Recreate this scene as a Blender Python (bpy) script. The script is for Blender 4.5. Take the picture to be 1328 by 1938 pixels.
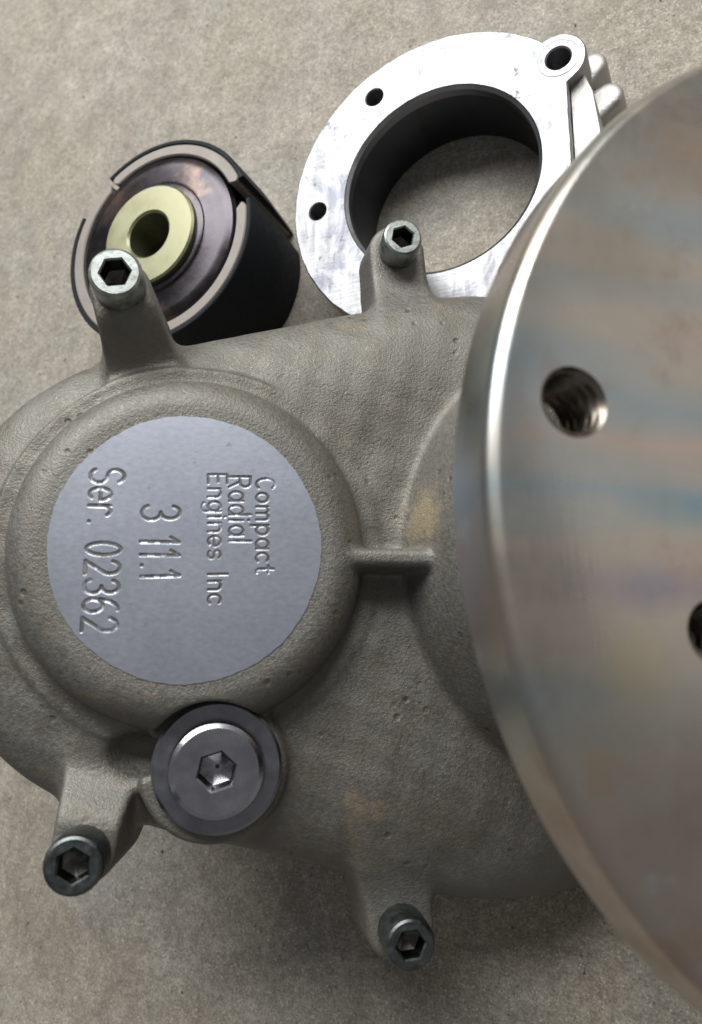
import bpy, bmesh, math
import numpy as np
from mathutils import Matrix, Vector
PI = math.pi
MM = 0.001
for o in list(bpy.data.objects): bpy.data.objects.remove(o)
scene = bpy.context.scene
COL = scene.collection

# ---------------------------------------------------------------- camera
# A phone held about 28 cm above a workshop floor, tilted 27 degrees off plumb.
# Design measurements are in millimetres in the phone's own axes; to_world turns them into floor axes.
FU = np.array([0.9137, 0.0873, 0.3970]); FV = np.array([0.0, 0.9766, -0.2149]); FN = np.array([-0.4064, 0.1963, 0.8923])
FU /= np.linalg.norm(FU); FN = FN - FU * (FN @ FU); FN /= np.linalg.norm(FN); FV = np.cross(FN, FU)
ROT = np.array([FU, FV, FN]); CAM_H = 277.0
def to_world(p): return (ROT @ np.array(p, float) + np.array([0, 0, CAM_H])) * MM
def frame_matrix(origin, u, v, n, k=1.0):
    R = ROT @ np.array([u, v, n]).T * k
    m = Matrix([[*R[i], 0] for i in range(3)] + [[0, 0, 0, 1]])
    m.translation = Vector(to_world(origin)); return m
def axes(nx, ny):
    n = np.array([nx, ny, 1.0]); n /= np.linalg.norm(n)
    u = np.array([1.0, 0, 0]) - n[0] * n; u /= np.linalg.norm(u)
    return u, np.cross(n, u), n

cam = bpy.data.cameras.new('camera'); cam_o = bpy.data.objects.new('camera', cam); COL.objects.link(cam_o)
cam_o.matrix_world = frame_matrix((0, 0, 0), (1, 0, 0), (0, 1, 0), (0, 0, 1))
cam.sensor_fit = 'VERTICAL'; cam.sensor_height = 36; cam.sensor_width = 24.7; cam.lens = 36 * 1550 / 1938
cam.clip_start = 0.005; cam.clip_end = 50
cam.dof.use_dof = True; cam.dof.focus_distance = 0.25; cam.dof.aperture_fstop = 13.0
scene.camera = cam_o

# ---------------------------------------------------------------- light
world = bpy.data.worlds.new('World'); scene.world = world; world.use_nodes = True
bg = world.node_tree.nodes['Background']; bg.inputs[0].default_value = (1.0, 0.98, 0.95, 1); bg.inputs[1].default_value = 0.155
def area(name, pos, target, sx, sy, power, col):
    l = bpy.data.lights.new(name, 'AREA'); l.shape = 'RECTANGLE'; l.size = sx; l.size_y = sy; l.energy = power; l.color = col
    o = bpy.data.objects.new(name, l); COL.objects.link(o)
    p = Vector(to_world(pos)); t = Vector(to_world(target)); o.location = p
    o.rotation_euler = (t - p).to_track_quat('-Z', 'Y').to_euler(); return o
area('room_bounce', (760, 430, 300), (60, 0, -150), 0.8, 0.6, 0.6, (1.0, 0.95, 0.9))
area('open_door_daylight', (-430, 1110, 450), (0, 20, -240), 1.5, 0.60, 28.5, (1.0, 0.99, 0.965))
vs = scene.view_settings
vs.view_transform = 'Standard'; vs.look = 'None'; vs.exposure = 0.15; vs.gamma = 1.0; vs.use_curve_mapping = False

# ---------------------------------------------------------------- helpers
def empty(name, mat, label, cat, group=None):
    o = bpy.data.objects.new(name, None); COL.objects.link(o); o.matrix_world = mat; o.empty_display_size = 0.01
    o['label'] = label; o['category'] = cat
    if group: o['group'] = group
    return o
def link(name, me, mat, parent=None, loc=(0, 0, 0), rot=None, label=None):
    o = bpy.data.objects.new(name, me); COL.objects.link(o)
    if mat is not None and not me.materials: me.materials.append(mat)
    o.parent = parent; o.location = Vector(loc) * MM
    if rot is not None: o.rotation_euler = rot
    if label: o['label'] = label
    return o
def finish(bm, name, sharp=32):
    bmesh.ops.remove_doubles(bm, verts=bm.verts, dist=1e-3)
    bmesh.ops.recalc_face_normals(bm, faces=bm.faces)
    for f in bm.faces: f.smooth = True
    for e in bm.edges:
        if len(e.link_faces) == 2 and e.calc_face_angle(0) > math.radians(sharp): e.smooth = False
    for v in bm.verts: v.co *= MM
    me = bpy.data.meshes.new(name); bm.to_mesh(me); bm.free(); return me
def loft(bm, loops, close=True):
    """loops: list of lists of points (equal length) or single points"""
    prev = None
    for L in loops:
        cur = [bm.verts.new(p) for p in L]
        if prev is not None:
            n = max(len(prev), len(cur))
            for i in range(n if close else n - 1):
                j = (i + 1) % n
                if len(prev) == 1: bm.faces.new((prev[0], cur[i], cur[j]))
                elif len(cur) == 1: bm.faces.new((prev[i], cur[0], prev[j]))
                else: bm.faces.new((prev[i], cur[i], cur[j], prev[j]))
        prev = cur
def circ(r, z, n=64, cx=0, cy=0, a0=0.0):
    return [(cx + r * math.cos(a0 + 2 * PI * i / n), cy + r * math.sin(a0 + 2 * PI * i / n), z) for i in range(n)]
def hexa(r, z, n=48, rot=0.0):
    out = []
    for i in range(n):
        a = 2 * PI * i / n; k = r * math.cos(PI / 6) / math.cos((a % (PI / 3)) - PI / 6)
        out.append((k * math.cos(a + rot), k * math.sin(a + rot), z))
    return out
def lathe(name, prof, n=96, sharp=32):
    bm = bmesh.new(); loft(bm, [[(0, 0, z)] if r == 0 else circ(r, z, n) for r, z in prof]); return finish(bm, name, sharp)
def fill_loops(bm, loops):
    edges = []; vl = []
    for L in loops:
        vs_ = [bm.verts.new(p) for p in L]; vl.append(vs_)
        edges += [bm.edges.new((vs_[i], vs_[(i + 1) % len(vs_)])) for i in range(len(vs_))]
    bmesh.ops.triangle_fill(bm, edges=edges, use_beauty=True); return vl

# ---------------------------------------------------------------- materials
def new_mat(name):
    m = bpy.data.materials.new(name); m.use_nodes = True; nt = m.node_tree
    return m, nt, nt.nodes['Principled BSDF']
class G:
    """small node-graph helper"""
    def __init__(s, nt): s.nt = nt; s.tc = nt.nodes.new('ShaderNodeTexCoord')
    def add(s, t, **k):
        n = s.nt.nodes.new(t)
        for a, b in k.items():
            if isinstance(a, str) and hasattr(n, a): setattr(n, a, b)
        return n
    def l(s, a, b): s.nt.links.new(a, b)
    def mapping(s, scale=(1, 1, 1), loc=(0, 0, 0), src='Object'):
        m = s.add('ShaderNodeMapping'); m.inputs['Scale'].default_value = scale; m.inputs['Location'].default_value = loc
        s.l(s.tc.outputs[src], m.inputs[0]); return m.outputs[0]
    def noise(s, scale, detail=4, rough=0.55, vec=None, dist=0.0):
        n = s.add('ShaderNodeTexNoise'); n.inputs['Scale'].default_value = scale; n.inputs['Detail'].default_value = detail
        n.inputs['Roughness'].default_value = rough; n.inputs['Distortion'].default_value = dist
        s.l(vec if vec is not None else s.tc.outputs['Object'], n.inputs['Vector']); return n.outputs['Fac']
    def voro(s, scale, vec=None, feat='F1'):
        n = s.add('ShaderNodeTexVoronoi'); n.feature = feat; n.inputs['Scale'].default_value = scale
        s.l(vec if vec is not None else s.tc.outputs['Object'], n.inputs['Vector']); return n.outputs['Distance']
    def ramp(s, fac, stops, interp='LINEAR'):
        r = s.add('ShaderNodeValToRGB'); r.color_ramp.interpolation = interp
        while len(r.color_ramp.elements) < len(stops): r.color_ramp.elements.new(0.5)
        for e, (p, c) in zip(r.color_ramp.elements, stops):
            e.position = p; e.color = (*c, 1) if len(c) == 3 else c
        s.l(fac, r.inputs[0]); return r.outputs[0]
    def g(s, fac, lo, hi, a=0.0, b=1.0): return s.ramp(fac, [(lo, (a, a, a)), (hi, (b, b, b))])
    def mix(s, fac, a, b, mode='MIX'):
        n = s.add('ShaderNodeMix'); n.data_type = 'RGBA'; n.blend_type = mode
        for i, v in ((0, fac), (6, a), (7, b)):
            if isinstance(v, (int, float)): n.inputs[i].default_value = v
            elif isinstance(v, tuple): n.inputs[i].default_value = (*v, 1)
            else: s.l(v, n.inputs[i])
        return n.outputs[2]
    def math(s, op, a, b=0.0):
        n = s.add('ShaderNodeMath'); n.operation = op
        for i, v in ((0, a), (1, b)):
            if isinstance(v, (int, float)): n.inputs[i].default_value = v
            else: s.l(v, n.inputs[i])
        return n.outputs[0]
    def bump(s, h, dist, strength=1.0, normal=None):
        n = s.add('ShaderNodeBump'); n.inputs['Distance'].default_value = dist; n.inputs['Strength'].default_value = strength
        s.l(h, n.inputs['Height'])
        if normal is not None: s.l(normal, n.inputs['Normal'])
        return n.outputs[0]

def mat_concrete():
    m, nt, b = new_mat('concrete_floor'); g = G(nt)
    big = g.noise(7, 5, 0.6); mid = g.noise(38, 6, 0.68, None, 0.3); blot = g.noise(95, 5, 0.62); fine = g.noise(330, 5, 0.72); grain = g.noise(1000, 3, 0.65)
    c = g.ramp(mid, [(0.28, (0.245, 0.222, 0.188)), (0.5, (0.335, 0.31, 0.268)), (0.72, (0.415, 0.388, 0.342))])
    c = g.mix(g.g(big, 0.38, 0.62, 0.0, 0.75), c, (0.298, 0.266, 0.212))
    c = g.mix(g.g(g.noise(12, 5, 0.6, g.mapping((1, 1, 1), (4, 7, 0))), 0.46, 0.64, 0.0, 0.7), c, (0.285, 0.28, 0.262))
    c = g.mix(0.28, c, g.ramp(blot, [(0.32, (0.25, 0.24, 0.22)), (0.5, (0.5, 0.5, 0.5)), (0.68, (0.75, 0.75, 0.73))]), 'OVERLAY')
    c = g.mix(0.38, c, g.ramp(fine, [(0.34, (0.2, 0.19, 0.17)), (0.5, (0.5, 0.5, 0.5)), (0.66, (0.82, 0.82, 0.80))]), 'OVERLAY')
    c = g.mix(0.42, c, g.ramp(grain, [(0.35, (0.2, 0.2, 0.2)), (0.65, (0.8, 0.8, 0.8))]), 'OVERLAY')
    # pale sand grains, dark specks and pores
    for sc_, off, col, lo, hi, f0, f1 in ((560, 1.3, (0.62, 0.56, 0.46), 0.16, 0.26, 0.42, 0.55), (900, 4.1, (0.72, 0.69, 0.62), 0.16, 0.28, 0.5, 0.6), (700, 7.7, (0.10, 0.085, 0.07), 0.15, 0.27, 0.46, 0.58), (1100, 2.9, (0.16, 0.13, 0.10), 0.18, 0.3, 0.44, 0.56)):
        vv = g.mapping((1, 1, 1), (off, off * 0.37, 0))
        mk = g.math('MULTIPLY', g.g(g.voro(sc_, vv), lo, hi, 0.65, 0.0), g.g(g.noise(sc_ * 0.3, 3, 0.6, vv), f0, f1))
        c = g.mix(mk, c, col)
    dk = g.voro(260, g.mapping((1, 1, 1), (0.7, 0.2, 0)))
    dkm = g.math('MULTIPLY', g.g(dk, 0.08, 0.2, 1.0, 0.0), g.g(g.noise(90, 2, 0.5, g.mapping((1, 1, 1), (3, 1, 0))), 0.58, 0.66))
    c = g.mix(g.math('MULTIPLY', dkm, 0.7), c, (0.06, 0.05, 0.042))
    # oily stains
    st = g.noise(15, 6, 0.7, g.mapping((1.6, 1, 1), (0.31, 0.12, 0)), 0.6)
    c = g.mix(g.g(st, 0.52, 0.68, 0.0, 0.5), c, (0.15, 0.12, 0.092))
    g.l(c, b.inputs['Base Color'])
    g.l(g.g(st, 0.5, 0.75, 0.85, 0.6), b.inputs['Roughness'])
    h = g.math('ADD', g.math('MULTIPLY', fine, 0.5), g.math('MULTIPLY', grain, 0.25))
    h = g.math('SUBTRACT', h, g.math('MULTIPLY', dkm, 0.5))
    n1 = g.bump(blot, 0.0006, 0.25); g.l(g.bump(h, 0.0006, 0.5, n1), b.inputs['Normal']); return m
def mat_cast():
    m, nt, b = new_mat('sand_cast_magnesium'); g = G(nt)
    big = g.noise(26, 5, 0.6); mid = g.noise(140, 4, 0.6); fine = g.noise(800, 4, 0.65)
    c = g.ramp(big, [(0.25, (0.155, 0.146, 0.126)), (0.55, (0.198, 0.193, 0.176)), (0.8, (0.24, 0.238, 0.223))])
    c = g.mix(g.g(mid, 0.5, 0.8, 0.0, 0.4), c, (0.21, 0.17, 0.12))
    c = g.mix(0.4, c, g.ramp(fine, [(0.3, (0.3, 0.3, 0.3)), (0.7, (0.7, 0.7, 0.7))]), 'OVERLAY')
    oil = g.noise(16, 6, 0.7, g.mapping((1, 1, 1), (1.7, 3.1, 0)), 0.5)
    c = g.mix(g.g(oil, 0.52, 0.72, 0.0, 0.6), c, (0.11, 0.09, 0.065))
    tan = g.noise(42, 5, 0.7, g.mapping((1, 1, 1), (6.3, 0.4, 0)))
    c = g.mix(g.g(tan, 0.6, 0.7, 0.0, 0.5), c, (0.34, 0.27, 0.18))
    # bare tan scale left on the neck by the rib
    dn = g.add('ShaderNodeVectorMath'); dn.operation = 'DISTANCE'; g.l(g.tc.outputs['Object'], dn.inputs[0]); dn.inputs[1].default_value = (0.0565, 0.0095, -0.006)
    dd = g.math('ADD', dn.outputs['Value'], g.math('MULTIPLY', g.math('SUBTRACT', g.noise(260, 4, 0.6), 0.5), 0.012))
    c = g.mix(g.g(dd, 0.0045, 0.0085, 0.75, 0.0), c, (0.46, 0.38, 0.25))
    pit = g.voro(230, g.mapping((1, 1, 1), (0.4, 0, 0))); psel = g.noise(70, 2, 0.5, g.mapping((1, 1, 1), (2, 0, 0)))
    pm = g.math('MULTIPLY', g.g(pit, 0.1, 0.24, 1.0, 0.0), g.g(psel, 0.54, 0.64))
    c = g.mix(g.math('MULTIPLY', pm, 0.6), c, (0.10, 0.085, 0.07))
    g.l(c, b.inputs['Base Color']); b.inputs['Metallic'].default_value = 0.55
    g.l(g.g(fine, 0.35, 0.65, 0.40, 0.66), b.inputs['Roughness'])
    finer = g.noise(2400, 3, 0.6); medium = g.noise(1250, 3, 0.6)
    h = g.math('SUBTRACT', g.math('ADD', g.math('ADD', g.math('MULTIPLY', medium, 0.7), g.math('MULTIPLY', finer, 0.45)), g.math('MULTIPLY', mid, 0.25)), g.math('MULTIPLY', pm, 0.9))
    g.l(g.bump(h, 0.00042, 0.8), b.inputs['Normal']); return m
def mat_metal(name, col, rough, metallic=1.0, var=0.12, scale=120, bump=0.0, bscale=600, dirt=None, stretch=(1, 1, 1)):
    m, nt, b = new_mat(name); g = G(nt); vec = g.mapping(stretch)
    n = g.noise(scale, 5, 0.6, vec)
    lo = tuple(x * (1 - var) for x in col); hi = tuple(min(1, x * (1 + var)) for x in col)
    c = g.ramp(n, [(0.3, lo), (0.7, hi)])
    if dirt:
        d = g.noise(scale * 0.45, 6, 0.7, g.mapping(stretch, (5, 2, 1)))
        c = g.mix(g.g(d, 0.52, 0.7, 0.0, dirt[1]), c, dirt[0])
    g.l(c, b.inputs['Base Color']); b.inputs['Metallic'].default_value = metallic
    g.l(g.g(n, 0.3, 0.7, rough * 0.8, min(1, rough * 1.25)), b.inputs['Roughness'])
    if bump: g.l(g.bump(g.noise(bscale, 4, 0.6, vec), bump, 0.6), b.inputs['Normal'])
    return m
def mat_flange():
    # turned steel with light rust and water marks, reflected colour bands painted in
    m, nt, b = new_mat('turned_steel_painted_reflections'); g = G(nt)
    base = g.noise(30, 5, 0.6); c = g.ramp(base, [(0.3, (0.46, 0.425, 0.38)), (0.7, (0.56, 0.53, 0.485))])
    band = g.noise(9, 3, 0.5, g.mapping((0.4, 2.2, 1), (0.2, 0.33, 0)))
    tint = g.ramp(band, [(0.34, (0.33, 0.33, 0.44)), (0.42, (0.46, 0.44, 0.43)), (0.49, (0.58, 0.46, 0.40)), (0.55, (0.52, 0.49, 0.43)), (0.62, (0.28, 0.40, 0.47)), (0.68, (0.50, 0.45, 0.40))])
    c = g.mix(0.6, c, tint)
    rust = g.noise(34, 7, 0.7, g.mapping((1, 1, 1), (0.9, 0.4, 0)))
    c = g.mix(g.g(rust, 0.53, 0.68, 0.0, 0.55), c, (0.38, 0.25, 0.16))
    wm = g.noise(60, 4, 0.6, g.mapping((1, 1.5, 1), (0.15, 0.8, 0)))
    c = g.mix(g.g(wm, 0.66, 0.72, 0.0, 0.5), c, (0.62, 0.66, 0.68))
    # rust blooms, and reflected bands painted at set spots on the face
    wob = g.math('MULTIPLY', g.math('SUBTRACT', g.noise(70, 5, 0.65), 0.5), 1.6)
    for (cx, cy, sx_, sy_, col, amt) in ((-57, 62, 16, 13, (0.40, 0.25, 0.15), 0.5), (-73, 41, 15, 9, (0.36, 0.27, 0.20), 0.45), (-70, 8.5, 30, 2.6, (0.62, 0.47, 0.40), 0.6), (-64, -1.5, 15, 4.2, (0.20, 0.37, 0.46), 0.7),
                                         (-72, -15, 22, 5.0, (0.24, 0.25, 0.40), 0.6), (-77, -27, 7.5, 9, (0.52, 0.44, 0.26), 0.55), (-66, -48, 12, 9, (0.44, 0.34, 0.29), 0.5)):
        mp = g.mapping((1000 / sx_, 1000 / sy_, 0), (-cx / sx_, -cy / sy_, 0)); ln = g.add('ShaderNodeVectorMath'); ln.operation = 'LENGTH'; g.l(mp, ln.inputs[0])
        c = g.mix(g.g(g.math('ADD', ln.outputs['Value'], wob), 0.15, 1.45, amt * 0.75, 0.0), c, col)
    w = g.add('ShaderNodeTexWave'); w.wave_type = 'RINGS'; w.rings_direction = 'Z'; w.inputs['Scale'].default_value = 330; w.inputs['Distortion'].default_value = 0.6
    g.l(g.tc.outputs['Object'], w.inputs['Vector'])
    g.l(c, b.inputs['Base Color']); b.inputs['Metallic'].default_value = 1.0
    g.l(g.g(rust, 0.4, 0.75, 0.27, 0.42), b.inputs['Roughness'])
    b.inputs['Anisotropic'].default_value = 0.3
    t = g.add('ShaderNodeTangent'); t.direction_type = 'RADIAL'; t.axis = 'Z'; g.l(t.outputs[0], b.inputs['Tangent'])
    scr = g.noise(250, 3, 0.5, g.mapping((8, 0.6, 1), (0, 0, 0)))
    h = g.math('ADD', g.math('MULTIPLY', w.outputs['Fac'], 0.08), scr)
    g.l(g.bump(h, 0.00006, 0.5), b.inputs['Normal']); return m
def mat_milled():
    # bright milled aluminium: cutter marks, scuffs, blue-grey smudges
    m, nt, b = new_mat('milled_aluminium'); g = G(nt)
    lines = g.noise(120, 4, 0.6, g.mapping((0.5, 9, 1)))
    arcs = g.noise(50, 4, 0.6, g.mapping((6, 1.2, 1), (1, 2, 0)), 0.5)
    c = g.ramp(lines, [(0.3, (0.30, 0.305, 0.32)), (0.7, (0.38, 0.385, 0.40))])
    sm = g.noise(34, 6, 0.7, g.mapping((1, 1, 1), (5, 2, 1)), 0.8)
    c = g.mix(g.g(sm, 0.5, 0.62, 0.0, 0.75), c, (0.16, 0.17, 0.21))
    sc = g.noise(150, 5, 0.72, g.mapping((1, 1, 1), (2, 8, 1)))
    c = g.mix(g.g(sc, 0.60, 0.66, 0.0, 0.8), c, (0.09, 0.093, 0.105))
    g.l(c, b.inputs['Base Color']); b.inputs['Metallic'].default_value = 1.0
    g.l(g.g(arcs, 0.3, 0.7, 0.40, 0.60), b.inputs['Roughness'])
    h = g.math('ADD', lines, g.math('MULTIPLY', g.noise(700, 3, 0.6), 0.5))
    g.l(g.bump(h, 0.00012, 0.6), b.inputs['Normal']); return m
def mat_plain(name, col, rough, metallic=0.0, bump=0.0, scale=500, var=0.15):
    return mat_metal(name, col, rough, metallic, var, scale * 0.3, bump, scale)

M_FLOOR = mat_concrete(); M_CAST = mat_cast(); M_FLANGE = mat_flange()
def mat_plate():
    m, nt, b = new_mat('milled_face'); g = G(nt)
    br = g.noise(700, 3, 0.6, g.mapping((0.8, 1.3, 1))); cl = g.noise(45, 5, 0.6); sp = g.noise(260, 5, 0.7, g.mapping((1, 1, 1), (3, 1, 0)))
    c = g.ramp(cl, [(0.3, (0.40, 0.43, 0.51)), (0.7, (0.48, 0.512, 0.60))])
    c = g.mix(g.g(sp, 0.64, 0.70, 0.0, 0.6), c, (0.24, 0.24, 0.25))
    g.l(c, b.inputs['Base Color']); b.inputs['Metallic'].default_value = 0.95
    g.l(g.g(br, 0.3, 0.7, 0.40, 0.46), b.inputs['Roughness']); g.l(g.bump(g.math('ADD', br, g.math('MULTIPLY', sp, 0.8)), 0.000016, 0.5), b.inputs['Normal']); return m
M_PLATE = mat_plate()
M_STAMP = mat_metal('shaded_stamping', (0.16, 0.163, 0.17), 0.5, 0.6, 0.3, 500)  # groove shading put into the colour of the lettering
M_SCREW = mat_metal('zinc_screw', (0.33, 0.36, 0.345), 0.42, 1.0, 0.25, 420, 0.0001, 1200, ((0.13, 0.115, 0.09), 0.75))
M_SCREW_DK = mat_metal('dark_screw', (0.13, 0.148, 0.15), 0.42, 1.0, 0.3, 420, 0.0001, 1200, ((0.06, 0.052, 0.042), 0.7))  # darker metal for the two lower screws
M_PLUG = mat_metal('blued_plug', (0.42, 0.43, 0.49), 0.25, 1.0, 0.12, 160, 0.00004, 900)
M_WASHER = mat_metal('blued_washer', (0.26, 0.268, 0.31), 0.32, 1.0, 0.18, 160, 0.00005, 900, ((0.16, 0.12, 0.10), 0.4))
M_ALU = mat_milled()
M_ALUC = mat_metal('cast_aluminium', (0.40, 0.395, 0.38), 0.5, 0.8, 0.1, 120, 0.0003, 700, ((0.5, 0.46, 0.4), 0.4))
M_BORE = mat_metal('dark_steel_liner', (0.10, 0.105, 0.12), 0.42, 1.0, 0.2, 60, 0.00005, 700, ((0.05, 0.04, 0.035), 0.5), (1, 1, 0.3))
M_LIP = mat_metal('grey_steel_lip', (0.24, 0.245, 0.26), 0.4, 1.0, 0.12, 60, 0.00005, 700)
M_LINING = mat_plain('black_friction_lining', (0.013, 0.017, 0.022), 0.6, 0.0, 0.0001, 1500)
M_LINING.node_tree.nodes['Principled BSDF'].inputs['Specular IOR Level'].default_value = 0.2
M_SHOE = mat_metal('sawn_shoe_metal', (0.30, 0.275, 0.255), 0.6, 0.4, 0.12, 150, 0.00012, 900)
M_DRUM = mat_metal('blued_drum_plate', (0.058, 0.053, 0.060), 0.28, 1.0, 0.3, 70, 0.00004, 500, ((0.20, 0.14, 0.10), 0.7))
M_GOLD = mat_metal('yellow_zinc', (0.30, 0.30, 0.195), 0.36, 0.85, 0.08, 120, 0.00004, 900)
M_SOCKET = mat_metal('shaded_socket', (0.10, 0.10, 0.095), 0.33, 1.0, 0.3, 300, 0, 600, ((0.03, 0.027, 0.022), 0.6))  # socket walls coloured darker to stand in for shade in the recess
M_HOLE = mat_metal('shaded_thread_steel', (0.21, 0.185, 0.16), 0.30, 1.0, 0.25, 200, 0, 600, ((0.05, 0.035, 0.03), 0.7))  # thread colour darkened for the shade inside the holes

# ---------------------------------------------------------------- floor
bm = bmesh.new(); bmesh.ops.create_grid(bm, x_segments=8, y_segments=8, size=2500)
floor = link('floor', finish(bm, 'floor'), M_FLOOR); floor['kind'] = 'structure'

# ---------------------------------------------------------------- gearbox housing: distance field meshed by surface nets
HU, HV, HN = axes(0.13806, 0.16194)
HK = 1.125; HO = np.array([-37.98, -8.06, -189.56]) * HK
gear = empty('reduction_gearbox', frame_matrix(HO, HU, HV, HN, HK),
             'grey sand cast gearbox with stamped round face, lying on the concrete floor', 'gearbox')
FLH = np.array([FN @ HU, FN @ HV, FN @ HN]); FL0 = (CAM_H + FN @ HO) / HK        # height of the floor seen from the housing

def surface_nets(f, org, step):
    s = f < 0; nx, ny, nz = f.shape
    cnt = np.zeros((nx - 1, ny - 1, nz - 1), np.int8)
    cor = [(i, j, k) for i in (0, 1) for j in (0, 1) for k in (0, 1)]
    for i, j, k in cor: cnt += s[i:nx - 1 + i, j:ny - 1 + j, k:nz - 1 + k]
    act = (cnt > 0) & (cnt < 8); ci = np.argwhere(act)
    idx = -np.ones(act.shape, np.int32); idx[act] = np.arange(len(ci))
    acc = np.zeros((len(ci), 3)); num = np.zeros(len(ci))
    for a in cor:
        for ax in range(3):
            if a[ax]: continue
            b = list(a); b[ax] = 1
            fa = f[ci[:, 0] + a[0], ci[:, 1] + a[1], ci[:, 2] + a[2]]; fb = f[ci[:, 0] + b[0], ci[:, 1] + b[1], ci[:, 2] + b[2]]
            m = (fa < 0) != (fb < 0); t = np.where(m, fa / np.where(m, fa - fb, 1), 0)
            p = np.tile(np.array(a, float), (len(ci), 1)); p[:, ax] += t
            acc[m] += p[m]; num[m] += 1
    V = (ci + acc / num[:, None]) * step + org
    quads = []
    for ax in range(3):
        b1, b2 = [(1, 2), (2, 0), (0, 1)][ax]
        sl0 = [slice(None)] * 3; sl1 = [slice(None)] * 3; sl0[ax] = slice(0, -1); sl1[ax] = slice(1, None)
        s0, s1 = s[tuple(sl0)], s[tuple(sl1)]; e = np.argwhere(s0 != s1)
        ok = (e[:, b1] > 0) & (e[:, b2] > 0) & (e[:, b1] < f.shape[b1] - 1) & (e[:, b2] < f.shape[b2] - 1); e = e[ok]
        def cell(d1, d2):
            q = e.copy(); q[:, b1] -= d1; q[:, b2] -= d2; return idx[q[:, 0], q[:, 1], q[:, 2]]
        q = np.stack([cell(1, 1), cell(0, 1), cell(0, 0), cell(1, 0)], 1)
        inside = s0[e[:, 0], e[:, 1], e[:, 2]]; q[~inside] = q[~inside][:, ::-1]; quads.append(q)
    return V, np.concatenate(quads)
def smin(a, b, k):
    h = np.maximum(k - np.abs(a - b), 0) / k; return np.minimum(a, b) - h * h * h * k / 6
def rmax(a, b, r):
    return np.sqrt(np.maximum(a + r, 0) ** 2 + np.maximum(b + r, 0) ** 2) + np.minimum(np.maximum(a, b) + r, 0) - r
SCREWS = [(-18.7, 65.1, 3.0, 12.8, 0.15, 8.0), (55.5, 90.3, -18.0, 11.1, 0.35, 8.5), (-21.4, -68.6, 3.0, 12.7, 0.5, 11.0), (53.7, -91.6, -9.0, 12.0, 0.1, 12.0)]
# screw lugs: screw point, inner point, radius, top at screw, top at inner end
LUGS = [((-18.7, 65.1), (-13.0, 46.0), 7.6, -5.0, -15.5), ((55.5, 90.3), (58.0, 59.0), 6.8, -26.5, -17.5),
        ((-21.4, -68.6), (-18.5, -49.0), 7.2, -8.0, -16.0), ((53.7, -91.6), (50.5, -68.0), 7.4, -21.0, -18.5)]
def housing_field(step):
    org = np.array([-72.0, -104.0, -44.0]); hi = np.array([170.0, 102.0, 22.0])
    n = ((hi - org) / step).astype(int) + 1
    x = (org[0] + step * np.arange(n[0])).astype(np.float32)[:, None, None]
    y = (org[1] + step * np.arange(n[1])).astype(np.float32)[None, :, None]
    z = (org[2] + step * np.arange(n[2])).astype(np.float32)[None, None, :]
    # slight unevenness of the sand mould
    wob = 0.22 * np.sin(x * 0.21 + 1.3 * np.sin(y * 0.13)) * np.sin(y * 0.19 + 0.7) + 0.12 * np.sin(x * 0.53 + y * 0.31) * np.sin(y * 0.47 - x * 0.2)
    # outline: hull of two circles
    r1, r2, h = 61.0, 82.0, 85.0; b = (r1 - r2) / h; a = math.sqrt(1 - b * b)
    px, py = np.abs(y + 5.0), x + 3.0
    k = -b * px + a * py
    d2 = np.where(k < 0, np.hypot(px, py) - r1, np.where(k > a * h, np.hypot(px, py - h) - r2, a * px + b * py - r1))
    face = -13.5 + wob
    d = rmax(d2 * 0.45, z - face, 12.5)
    rho = np.hypot(x, y)
    d = smin(d, rmax(rho - 48.0, z - (face + 0.25), 0.8), 1.5)                  # raised ring round the boss
    for (P, Q, r, tp, tq) in LUGS:
        vx, vy = Q[0] - P[0], Q[1] - P[1]; L = vx * vx + vy * vy
        t = ((x - P[0]) * vx + (y - P[1]) * vy) / L; tc = np.clip(t, 0, 1)
        dd = np.hypot(x - P[0] - vx * tc, y - P[1] - vy * tc) - r - 1.2 * tc * tc - 0.07 * (-8.0 - z)
        flat = 5.0 / math.sqrt(L); ts = np.clip((t - flat) / (1 - flat), 0, 1); ts = ts * ts * (3 - 2 * ts)
        d = smin(d, rmax(dd, (z - (tp + (tq - tp) * ts)) * 0.92, 1.3), 5.0)
    d = smin(d, rmax(rho - 41.6 - 0.08 * (-z), z + 0.18, 8.0), 3.6)           # round boss
    rp = np.hypot(x - 7.0, y + 51.0)
    d = smin(d, rmax(rp - 17.3 - 0.06 * (-9 - z), z + 10.2, 1.6), 4.0)         # drain plug boss
    rd = np.hypot(x - 116.0, y - 1.0)
    d = smin(d, rmax((rd - (63.0 - (z + 14.0) * 0.44)) * 0.91, z - 11.0, 2.8), 3.0)   # shaft dome
    d = smin(d, rmax(rmax(np.abs(y + 1.6) - 2.3 - 0.08 * (-4 - z), z + 1.2, 1.6), np.abs(x - 52.0) - 17.0, 1.0), 2.2)   # rib
    d = np.maximum(d, -42.0 - z)
    d = -smin(-d, np.maximum(rp - 16.0, -10.2 - z), 0.8)                       # spot face for the plug
    pk = 5.5 - np.sqrt((x + 10.5) ** 2 * 0.6 + (y + 48.0) ** 2 * 1.2 + (z + 14.0) ** 2); d = -smin(-d, -pk, 4.0)         # pocket between boss and plug
    d = np.maximum(d, 0.4 - (FL0 + FLH[0] * x + FLH[1] * y + FLH[2] * z))      # stands on the floor
    return d.astype(np.float32), org
fld, org = housing_field(0.7)
V, Q = surface_nets(fld, org, 0.7); del fld
me = bpy.data.meshes.new('housing'); me.from_pydata((V * MM).tolist(), [], Q.tolist()); me.polygons.foreach_set('use_smooth', np.ones(len(me.polygons), bool)); me.update()
link('housing', me, M_CAST, gear)

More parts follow.
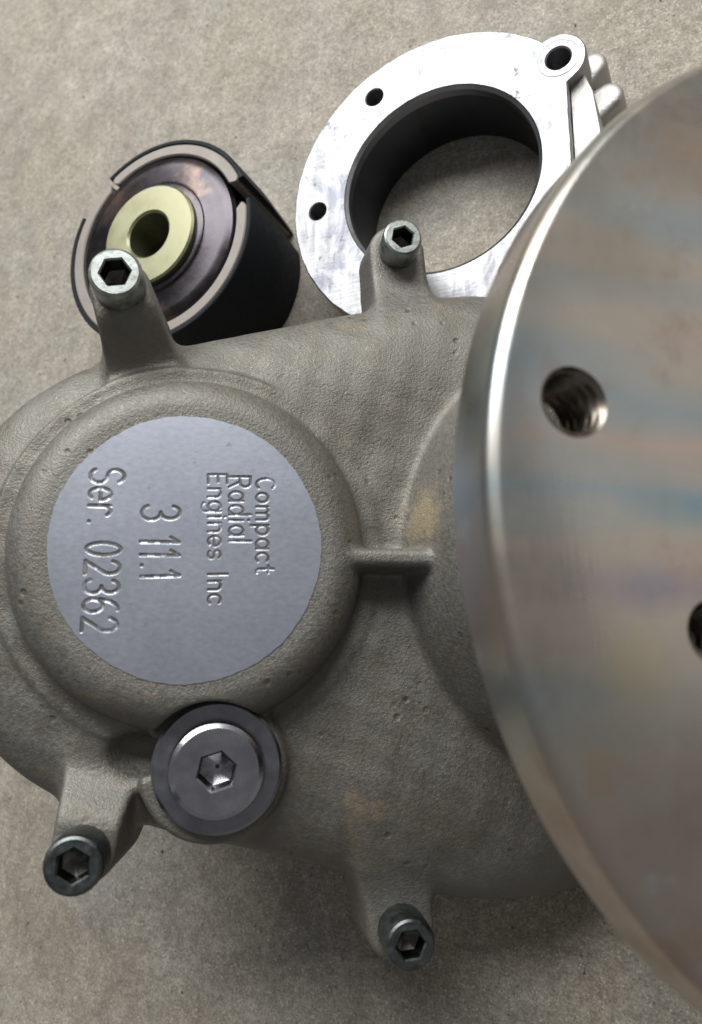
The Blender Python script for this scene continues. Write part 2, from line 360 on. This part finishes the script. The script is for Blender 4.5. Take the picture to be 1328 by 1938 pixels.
# crankcase stub under the housing that carries it on the floor
prof = [(0, -40), (42, -40), (42, -77), (40, -82.5), (0, -82.5)]
link('crankcase', lathe('crankcase', prof, 64), M_CAST, gear, (-3, -5, 0))

# ---------------------------------------------------------------- stamped face
def arc(cx, cy, rx, ry, a0, a1, n=12):
    return [(cx + rx * math.cos(math.radians(a0 + (a1 - a0) * i / n)), cy + ry * math.sin(math.radians(a0 + (a1 - a0) * i / n))) for i in range(n + 1)]
# single-stroke engraver's alphabet: width, strokes (cap height 1, x height .64)
XH = 0.64; xr = XH / 2
bowl = lambda: arc(0.26, xr, 0.24, xr, 0, 360, 20)
GL = {
 'C': (0.62, [arc(0.34, 0.5, 0.30, 0.5, 50, 310)]), 'o': (0.52, [bowl()]),
 'm': (0.82, [[(0.04, 0), (0.04, XH)], arc(0.21, XH - 0.17, 0.17, 0.17, 180, 0) + [(0.38, 0)], arc(0.55, XH - 0.17, 0.17, 0.17, 180, 0) + [(0.72, 0)]]),
 'p': (0.54, [bowl(), [(0.02, XH), (0.02, -0.32)]]), 'a': (0.54, [bowl(), [(0.5, XH), (0.5, 0)]]),
 'c': (0.48, [arc(0.27, xr, 0.25, xr, 50, 310)]), 't': (0.40, [[(0.18, 0.92), (0.18, 0.12), (0.26, 0.0), (0.36, 0.02)], [(0.02, XH), (0.36, XH)]]),
 'R': (0.64, [[(0.05, 0), (0.05, 1), (0.32, 1)] + arc(0.34, 0.75, 0.24, 0.25, 90, -90) + [(0.05, 0.50)], [(0.32, 0.5), (0.58, 0)]]),
 'd': (0.54, [bowl(), [(0.5, 1.0), (0.5, 0)]]), 'i': (0.18, [[(0.08, 0), (0.08, XH)], [(0.08, 0.88), (0.08, 0.9)]]), 'l': (0.18, [[(0.08, 0), (0.08, 1)]]),
 'E': (0.56, [[(0.5, 1), (0.05, 1), (0.05, 0), (0.5, 0)], [(0.05, 0.52), (0.42, 0.52)]]),
 'n': (0.52, [[(0.05, 0), (0.05, XH)], arc(0.26, XH - 0.21, 0.21, 0.21, 180, 0) + [(0.47, 0)]]),
 'g': (0.54, [bowl(), [(0.5, XH), (0.5, -0.14)] + arc(0.27, -0.14, 0.23, 0.18, 0, -150)]),
 'e': (0.52, [[(0.04, xr), (0.5, xr)] + arc(0.26, xr, 0.24, xr, 0, 310, 18)]),
 's': (0.46, [arc(0.23, XH * 0.75, 0.19, XH * 0.25, 30, 270, 10) + arc(0.23, XH * 0.25, 0.19, XH * 0.25, 90, -150, 10)]),
 'I': (0.2, [[(0.08, 0), (0.08, 1)]]), 'S': (0.62, [arc(0.31, 0.75, 0.26, 0.25, 25, 270) + arc(0.31, 0.25, 0.28, 0.25, 90, -155)]),
 'r': (0.42, [[(0.05, 0), (0.05, XH)], arc(0.25, XH - 0.2, 0.2, 0.2, 180, 35)]), '.': (0.22, [[(0.09, 0.03), (0.1, 0.03)]]), ' ': (0.34, []),
 '3': (0.58, [arc(0.28, 0.75, 0.24, 0.25, 160, -90) + arc(0.28, 0.25, 0.27, 0.25, 90, -160)]), '1': (0.44, [[(0.06, 0.78), (0.24, 1), (0.24, 0)]]),
 '0': (0.56, [arc(0.28, 0.5, 0.24, 0.5, 0, 360, 24)]),
 '2': (0.58, [arc(0.28, 0.72, 0.25, 0.28, 165, -35) + [(0.04, 0), (0.54, 0)]]),
 '6': (0.56, [arc(0.28, 0.28, 0.25, 0.28, 0, 360, 20), [(0.05, 0.36)] + arc(0.40, 0.42, 0.36, 0.58, 170, 85, 8)]),
}
def text_strokes(txt, start, end, cap, gap=0.17):
    """start / end of the baseline on the face, letters standing towards +u"""
    adv = []; x = 0.0
    for ch in txt: adv.append(x); x += GL[ch][0] + gap
    total = x - gap; s = np.array(start, float); e = np.array(end, float); dirv = e - s; L = np.linalg.norm(dirv); dirv /= L; up = np.array([-dirv[1], dirv[0]])
    sx = L / total; out = []
    for ch, ax in zip(txt, adv):
        for st in GL[ch][1]:
            P = np.array(st, float); out.append(s + np.outer((P[:, 0] + ax) * sx, dirv) + np.outer(P[:, 1] * cap, up))
    return out
R_FACE = 31.2; N = 470
gx = np.linspace(-R_FACE - 0.3, R_FACE + 0.3, N); st_ = gx[1] - gx[0]
X, Y = np.meshgrid(gx, gx, indexing='ij'); zz = np.zeros_like(X); groove_dark = np.zeros(X.shape, bool)
LINES = [('Compact', (15.7, 16.7), (16.1, -6.0), 4.3, 0.36), ('Radial', (9.3, 17.0), (9.7, 1.0), 5.0, 0.36), ('Engines Inc', (4.4, 17.4), (5.2, -13.2), 4.4, 0.36),
         ('3', (-10.6, 9.5), (-10.5, 5.9), 8.7, 0.47), ('1', (-10.5, 2.45), (-10.5, -0.2), 8.7, 0.47), ('1', (-10.4, -0.6), (-10.4, -3.25), 8.7, 0.47),
         ('.', (-10.3, -3.9), (-10.3, -5.2), 8.7, 0.5), ('1', (-10.2, -5.6), (-10.1, -8.25), 8.7, 0.47),
         ('Ser. 02362', (-22.4, 18.0), (-22.6, -19.6), 7.6, 0.50)]
for txt, s, e, cap, hw in LINES:
    dmin = np.full_like(X, 9.0)
    for P in text_strokes(txt, s, e, cap):
        x0, x1 = P[:, 0].min() - 1.5, P[:, 0].max() + 1.5; y0, y1 = P[:, 1].min() - 1.5, P[:, 1].max() + 1.5
        i0, i1 = np.searchsorted(gx, [x0, x1]); j0, j1 = np.searchsorted(gx, [y0, y1]); sx_, sy_ = X[i0:i1, j0:j1], Y[i0:i1, j0:j1]; dm = dmin[i0:i1, j0:j1]
        for A, B in zip(P[:-1], P[1:]):
            ab = B - A; t = np.clip(((sx_ - A[0]) * ab[0] + (sy_ - A[1]) * ab[1]) / max(ab @ ab, 1e-9), 0, 1)
            np.minimum(dm, np.hypot(sx_ - A[0] - ab[0] * t, sy_ - A[1] - ab[1] * t), out=dm)
    q = dmin / hw
    groove_dark |= (q < 0.95) & (np.sin(X * 2.1) * np.sin(Y * 1.7 + 1) + 0.75 * np.sin(X * 0.31 + Y * 0.22 + 1.2) > -0.7)
    fade = 0.72 + 0.28 * np.sin(X * 0.5 + 1.0) * np.sin(Y * 0.33 + 2.0)         # unevenly struck
    zz += np.where(q < 1, -0.18 * (1 - q ** 2) * fade, 0) 
rr = np.hypot(X, Y); th = np.arctan2(Y, X)
lim = R_FACE + 0.09 * np.sin(th * 7 + 1) + 0.05 * np.sin(th * 23) + 0.05 * np.sin(th * 57 + 2)
keep = rr < lim + 0.6 * st_
f_ = np.minimum(1, lim / np.maximum(rr, 1e-6)); Xs, Ys = X * f_, Y * f_
cells = keep[:-1, :-1] & keep[1:, :-1] & keep[1:, 1:] & keep[:-1, 1:]
ids = np.arange(N * N).reshape(N, N); cq = np.argwhere(cells)
F4 = np.stack([ids[cq[:, 0], cq[:, 1]], ids[cq[:, 0] + 1, cq[:, 1]], ids[cq[:, 0] + 1, cq[:, 1] + 1], ids[cq[:, 0], cq[:, 1] + 1]], 1)
used = np.unique(F4); remap = np.zeros(N * N, int); remap[used] = np.arange(len(used))
P3 = np.stack([Xs.ravel()[used], Ys.ravel()[used], zz.ravel()[used]], 1) * MM
me = bpy.data.meshes.new('stamped_face'); me.from_pydata(P3.tolist(), [], remap[F4].tolist()); me.materials.append(M_PLATE); me.materials.append(M_STAMP)
me.polygons.foreach_set('material_index', groove_dark[cq[:, 0], cq[:, 1]].astype(np.int32)); me.polygons.foreach_set('use_smooth', np.ones(len(me.polygons), bool)); me.update()
link('stamped_face', me, M_PLATE, gear, label='bluish milled round face stamped with maker and serial number')

# ---------------------------------------------------------------- cap screws
def cap_screw(name, mat, r, h, hexr, deep, shank=3.0, rot=0.0, n=48):
    bm = bmesh.new(); c = 0.09 * r
    kn = lambda rad, z: [((rad + 0.10 * (i % 2)) * math.cos(2 * PI * i / n), (rad + 0.10 * (i % 2)) * math.sin(2 * PI * i / n), z) for i in range(n)]
    loft(bm, [[(0, 0, -shank)], circ(r * 0.55, -shank, n), circ(r * 0.55, 0, n), circ(r * 0.94, 0, n), kn(r * 0.99, 0.5), kn(r * 0.99, h - 2.2 * c), circ(r * 0.985, h - 1.8 * c, n), circ(r * 0.95, h - 0.7 * c, n), circ(r * 0.86, h, n),
              hexa(hexr * 1.12, h, n, rot), hexa(hexr * 1.0, h - 0.5, n, rot), hexa(hexr * 0.98, h - deep, n, rot), circ(hexr * 0.35, h - deep - 1.0, n), [(0, 0, h - deep - 1.2)]])
    for f in bm.faces:
        c_ = f.calc_center_median()
        if c_.z > 0 and c_.z < h - 0.3 and math.hypot(c_.x, c_.y) < hexr * 1.02: f.material_index = 1
    me = finish(bm, name, 28); me.materials.append(mat); me.materials.append(M_SOCKET); return me
for i, (x, y, top, dia, rot, HEAD_H) in enumerate(SCREWS):
    r = dia / 2
    link('cap_screw', cap_screw('cap_screw', M_SCREW if i in (0, 1) else M_SCREW_DK, r, HEAD_H, r * 0.57, 5.8, 4.0, rot), None, gear, (x, y, top - HEAD_H))

# drain plug with its sealing washer
plug = link('drain_plug', cap_screw('drain_plug', M_PLUG, 11.1, 6.0, 4.3, 7.6, 9.5, 0.3, 96), None, gear, (8.0, -50.6, -7.6), label='smooth bluish steel plug with hexagon socket')
link('sealing_washer', lathe('sealing_washer', [(9, 0), (14.4, 0), (15.1, 0.5), (15.1, 1.9), (14.4, 2.5), (9, 2.5)], 96), M_WASHER, plug, (0, 0, -2.5))

# ---------------------------------------------------------------- propeller flange
DU, DV, DN = axes(0.29935, 0.21355); DK = 1.096; DO = np.array([117.82, -1.69, -151.32]) * DK
flange = empty('propeller_flange', frame_matrix(DO, DU, DV, DN, DK), 'large polished steel disc with threaded holes, close to the camera at the right', 'flange')
RF = 101.25; TH = 14.0
holes = [(-85.6, 14.6, 6.0)] + [(87 * math.cos(a), 87 * math.sin(a), 6.0) for a in [math.radians(170.2 + 60 * k) for k in range(1, 6)]]
holes += [(66.3 * math.cos(a), 66.3 * math.sin(a), 5.2) for a in [math.radians(198.9 + 60 * k) for k in range(6)]]
bm = bmesh.new()
NS = 256
loops = [circ(RF - 2.4, 0, NS)] + [circ(r, 0, 48, x, y) for x, y, r in holes]
fill_loops(bm, loops)
loft(bm, [circ(RF - 2.4, 0, NS), circ(RF - 1.5, -0.3, NS), circ(RF - 0.7, -0.9, NS), circ(RF - 0.2, -1.8, NS), circ(RF, -2.8, NS), circ(RF, -TH + 1.0, NS), circ(RF - 1.0, -TH, NS)])
fill_loops(bm, [circ(RF - 1.0, -TH, NS)] + [circ(r, -TH, 48, x, y) for x, y, r in holes])
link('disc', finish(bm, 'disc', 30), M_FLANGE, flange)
def thread(name, r, depth, pitch=2.3, n=48):
    bm = bmesh.new(); rows = []
    sub = 6; steps = int(depth / pitch * sub)
    for k in range(steps + 1):
        z = -depth * k / steps; L = []
        for i in range(n):
            ph = (z / pitch + i / n) % 1.0
            tri = abs(ph - 0.5) * 2; inn = r - 1.1 * (1 - tri) if 0.6 < k < steps else r
            L.append((inn * math.cos(2 * PI * i / n), inn * math.sin(2 * PI * i / n), z))
        rows.append(L)
    loft(bm, rows); return finish(bm, name, 60)
TM = {6.0: thread('threaded_hole', 6.0, TH), 5.2: thread('threaded_hole', 5.2, TH)}
for x, y, r in holes: link('threaded_hole', TM[r], M_HOLE, flange, (x, y, 0))
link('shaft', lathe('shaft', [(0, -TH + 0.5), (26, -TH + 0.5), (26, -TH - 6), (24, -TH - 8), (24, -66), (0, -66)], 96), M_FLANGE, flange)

# ---------------------------------------------------------------- aluminium adapter ring on the floor
RT = 30.0; RO = np.array([30.75, 117.79, -288.68]); RO = RO - FN * RT
h_ring = CAM_H + FN @ RO; RO = RO - FN * h_ring
ring = empty('adapter_ring', frame_matrix(RO, FU, FV, FN), 'bright aluminium ring with bolt holes and side lug, flat on the concrete', 'ring')
RB, ROUT = 36.0, 57.2
LUGC = (43.5, 33.6); LR = 9.4
def ring_outline(z, off=0.0):
    pts = []
    for i in range(420):
        a = 2 * PI * i / 420; dx, dy = math.cos(a), math.sin(a)
        t = ROUT
        if dx > 0: t = min(t, 46.0 / dx) if -0.9 < math.atan2(dy, dx) < 1.2 else t
        # lug circle
        bq = dx * LUGC[0] + dy * LUGC[1]; cq_ = LUGC[0] ** 2 + LUGC[1] ** 2 - LR * LR; disc_ = bq * bq - cq_
        if disc_ > 0: t = max(t, bq + math.sqrt(disc_)) if bq > 0 else t
        t += 0.12 * math.sin(a * 31) * math.sin(a * 13 + 1)
        pts.append(((t - off) * dx, (t - off) * dy, z))
    return pts
bholes = [(47.4 * math.cos(math.radians(a)), 47.4 * math.sin(math.radians(a)), 3.5) for a in (120.6, 181.0, 241.0, 300.0)] + [(LUGC[0], LUGC[1], 4.2)]
bm = bmesh.new()
fill_loops(bm, [ring_outline(RT, 0.6), circ(RB + 0.5, RT, 128)] + [circ(r + 0.35, RT, 40, x, y) for x, y, r in bholes])
loft(bm, [ring_outline(RT, 0.6), ring_outline(RT - 0.35, 0.18), ring_outline(RT - 0.9), ring_outline(8), ring_outline(0.3)])
loft(bm, [circ(RB + 0.5, RT, 128), circ(RB + 0.2, RT - 0.4, 128), circ(RB + 0.2, 0.3, 128)])
fill_loops(bm, [ring_outline(0.3), circ(RB + 0.2, 0.3, 128)])
for x, y, r in bholes: loft(bm, [circ(r + 0.35, RT, 40, x, y), circ(r, RT - 0.4, 40, x, y), circ(r, RT - 20, 40, x, y), [(x, y, RT - 21)]])
link('ring_body', finish(bm, 'ring_body', 30), M_ALU, ring)
link('bore_lip', lathe('bore_lip', [(RB + 0.15, RT - 0.35), (RB - 0.3, RT - 0.7), (RB - 0.9, RT - 1.2), (RB - 0.9, RT - 4.4), (RB + 0.1, RT - 4.6)], 128), M_LIP, ring)
link('bore_liner', lathe('bore_liner', [(RB + 0.15, RT - 4.7), (RB - 0.1, RT - 4.9), (RB - 0.1, 0.4), (RB + 0.15, 0.4)], 128), M_BORE, ring)
# lug pad, lower side web and the two rounded ears beyond it
link('lug_pad', lathe('lug_pad', [(4.55, 0.0), (4.65, 0.12), (6.6, 0.12), (7.0, 0.06), (7.1, 0)], 64), M_ALU, ring, (LUGC[0], LUGC[1], RT + 0.05))
def slab(name, pts, z0, z1, bev):
    bm = bmesh.new(); n = len(pts); c = np.mean(pts, 0)
    ins = [tuple(c + (np.array(p) - c) * (1 - bev / np.linalg.norm(np.array(p) - c))) for p in pts]
    fill_loops(bm, [[(x, y, z1) for x, y in ins]]); fill_loops(bm, [[(x, y, z0) for x, y in pts]])
    loft(bm, [[(x, y, z1) for x, y in ins], [(x * .6 + a * .4, y * .6 + b * .4, z1 - bev * 0.25) for (x, y), (a, b) in zip(ins, pts)], [(x, y, z1 - bev) for x, y in pts], [(x, y, z0) for x, y in pts]])
    return finish(bm, name, 40)
link('side_web', slab('side_web', [(46.15, -30), (55, -22), (56, 6), (53.5, 22), (50.5, 31), (46.15, 26)], 0.3, RT - 4.5, 1.2), M_ALUC, ring)
def tab(name, p, q, r, zt):
    """rounded cast tab from p to q"""
    bm = bmesh.new(); p, q = np.array(p), np.array(q); d = (q - p) / np.linalg.norm(q - p); a0 = math.atan2(d[1], d[0])
    def loop(rr, z):
        L = []
        for k in range(13): a = a0 - PI / 2 + PI * k / 12; L.append((q[0] + rr * math.cos(a), q[1] + rr * math.sin(a), z))
        for k in range(13): a = a0 + PI / 2 + PI * k / 12; L.append((p[0] + rr * 1.25 * math.cos(a), p[1] + rr * 1.25 * math.sin(a), z))
        return L
    c = (p + q) / 2
    loft(bm, [[(c[0], c[1], 0.3)], loop(r * 1.06, 0.3), loop(r, zt - 2.0), loop(r * 0.93, zt - 0.9), loop(r * 0.75, zt - 0.2), loop(r * 0.5, zt), [(c[0], c[1], zt)]])
    return finish(bm, name, 45)
for p, q, r, zt in (((48.5, 34.0), (53.4, 37.8), 4.8, RT - 12), ((51.0, 21.0), (57.6, 24.6), 5.2, RT - 13), ((54.0, 1.0), (60.5, 4.0), 5.4, RT - 13)):
    link('clamp_ear', tab('clamp_ear', p, q, r, zt), M_ALUC, ring)

# ---------------------------------------------------------------- clutch with two black shoes, standing on the floor
BO = np.array([-76.4, 106.3, -320.0]); BL = CAM_H + FN @ BO; BO = BO - FN * BL
clutch = empty('centrifugal_clutch', frame_matrix(BO, FU, FV, FN), 'black slotted clutch drum with yellow zinc bushing, standing behind the top left screw', 'clutch')
RC = 42.9
def sector(name, r0, r1, a0, a1, z0, z1, bev, n=72, round_end=0.0, taper=0.0):
    """solid ring sector with eased edges"""
    bm = bmesh.new(); rings = []
    for i in range(n + 1):
        a = math.radians(a0 + (a1 - a0) * i / n); q0, q1 = r0, r1
        if round_end:
            d = min(i, n - i) / n * abs(a1 - a0) * PI / 180 * r1
            if d < round_end: k = round_end - math.sqrt(max(0, round_end ** 2 - (round_end - d) ** 2)); q0, q1 = r0 + k, r1 - k * 0.5
        ca, sa = math.cos(a), math.sin(a)
        sec = [(q0, z0), (q1 - taper, z0), (q1, z0 + (z1 - z0) * 0.5 if taper else z0 + 0.01), (q1, z1 - bev), (q1 - bev, z1), (q0 + bev, z1), (q0, z1 - bev)]
        rings.append([bm.verts.new((r * ca, r * sa, z)) for r, z in sec])
    m_ = 7
    for i in range(n):
        for j in range(m_):
            bm.faces.new((rings[i][j], rings[i][(j + 1) % m_], rings[i + 1][(j + 1) % m_], rings[i + 1][j]))
    bm.faces.new(rings[0]); bm.faces.new(rings[-1][::-1]); return finish(bm, name, 30)
for a0, a1, e0, e1 in ((24.6, 126.0, 0, 0), (153.6, 369.5, 25.0, 0)):
    s_ = link('shoe', sector('shoe', 36.4, RC - 1.95, a0 - e0, a1 + e1, 0.5, BL - 0.2, 0.5, 90, 2.2), M_SHOE, clutch)
    link('friction_lining', sector('friction_lining', RC - 1.9, RC, a0 - 0.6, a1 + 0.6, 0.3, BL, 0.4, 90, 0.0, 1.6), M_LINING, s_)
link('core', lathe('core', [(9.4, 0.4), (33, 0.4), (33, BL - 6), (9.4, BL - 6), (9.4, 0.4)], 64), M_LINING, clutch)
link('drum_plate', lathe('drum_plate', [(9.9, BL - 5), (34.6, BL - 5), (35.8, BL - 3.4), (35.9, BL - 1.8), (35.0, BL - 0.3), (33.4, BL + 0.5), (31.5, BL + 0.7), (24.5, BL + 0.9), (23.6, BL + 1.2), (23.3, BL + 1.8), (22.4, BL + 2.2), (9.9, BL + 2.2)], 128, 25), M_DRUM, clutch)
link('bushing', lathe('bushing', [(9.3, 6), (9.3, BL + 4.0), (10.2, BL + 4.8), (20.0, BL + 4.8), (20.8, BL + 4.1), (20.8, BL + 2.25), (9.6, BL + 2.25)], 96, 30), M_GOLD, clutch, label='yellow zinc plated bushing with open bore')

# ---------------------------------------------------------------- loose grit on the concrete: too many to count
rng = np.random.default_rng(7); gv, gf = [], []
ico = np.array([(0, 0, 1), (0.9, 0, 0), (0, 0.9, 0), (-0.9, 0, 0), (0, -0.9, 0), (0, 0, -0.6)])
icf = [(0, 1, 2), (0, 2, 3), (0, 3, 4), (0, 4, 1), (5, 2, 1), (5, 3, 2), (5, 4, 3), (5, 1, 4)]
rw = np.array(ring.location) / MM; bw = np.array(clutch.location) / MM; placed = 0
while placed < 2600:
    x, y = rng.uniform(-330, 330), rng.uniform(-330, 330)
    dr = math.hypot(x - rw[0], y - rw[1])
    if 35 < dr < 66 or math.hypot(x - bw[0], y - bw[1]) < 44: continue
    sz = 0.16 + 0.5 * rng.random() ** 4
    A = rng.normal(size=(3, 3)) * 0.25 + np.eye(3); an = rng.uniform(0, 6.28); Rz = np.array([[math.cos(an), -math.sin(an), 0], [math.sin(an), math.cos(an), 0], [0, 0, 1]])
    pts = (ico * sz) @ (A @ Rz).T; pts += np.array([x, y, -pts[:, 2].min()])
    k0 = len(gv); gv += (pts * MM).tolist(); gf += [(a + k0, b + k0, c + k0) for a, b, c in icf]; placed += 1
me = bpy.data.meshes.new('loose_grit'); me.from_pydata(gv, [], gf); me.update()
M_GRIT = mat_metal('sand_grit', (0.36, 0.32, 0.26), 0.7, 0.0, 0.65, 60)
grit = link('loose_grit', me, M_GRIT); grit['kind'] = 'stuff'; grit['label'] = 'loose sand grains scattered over the concrete floor'; grit['category'] = 'grit'
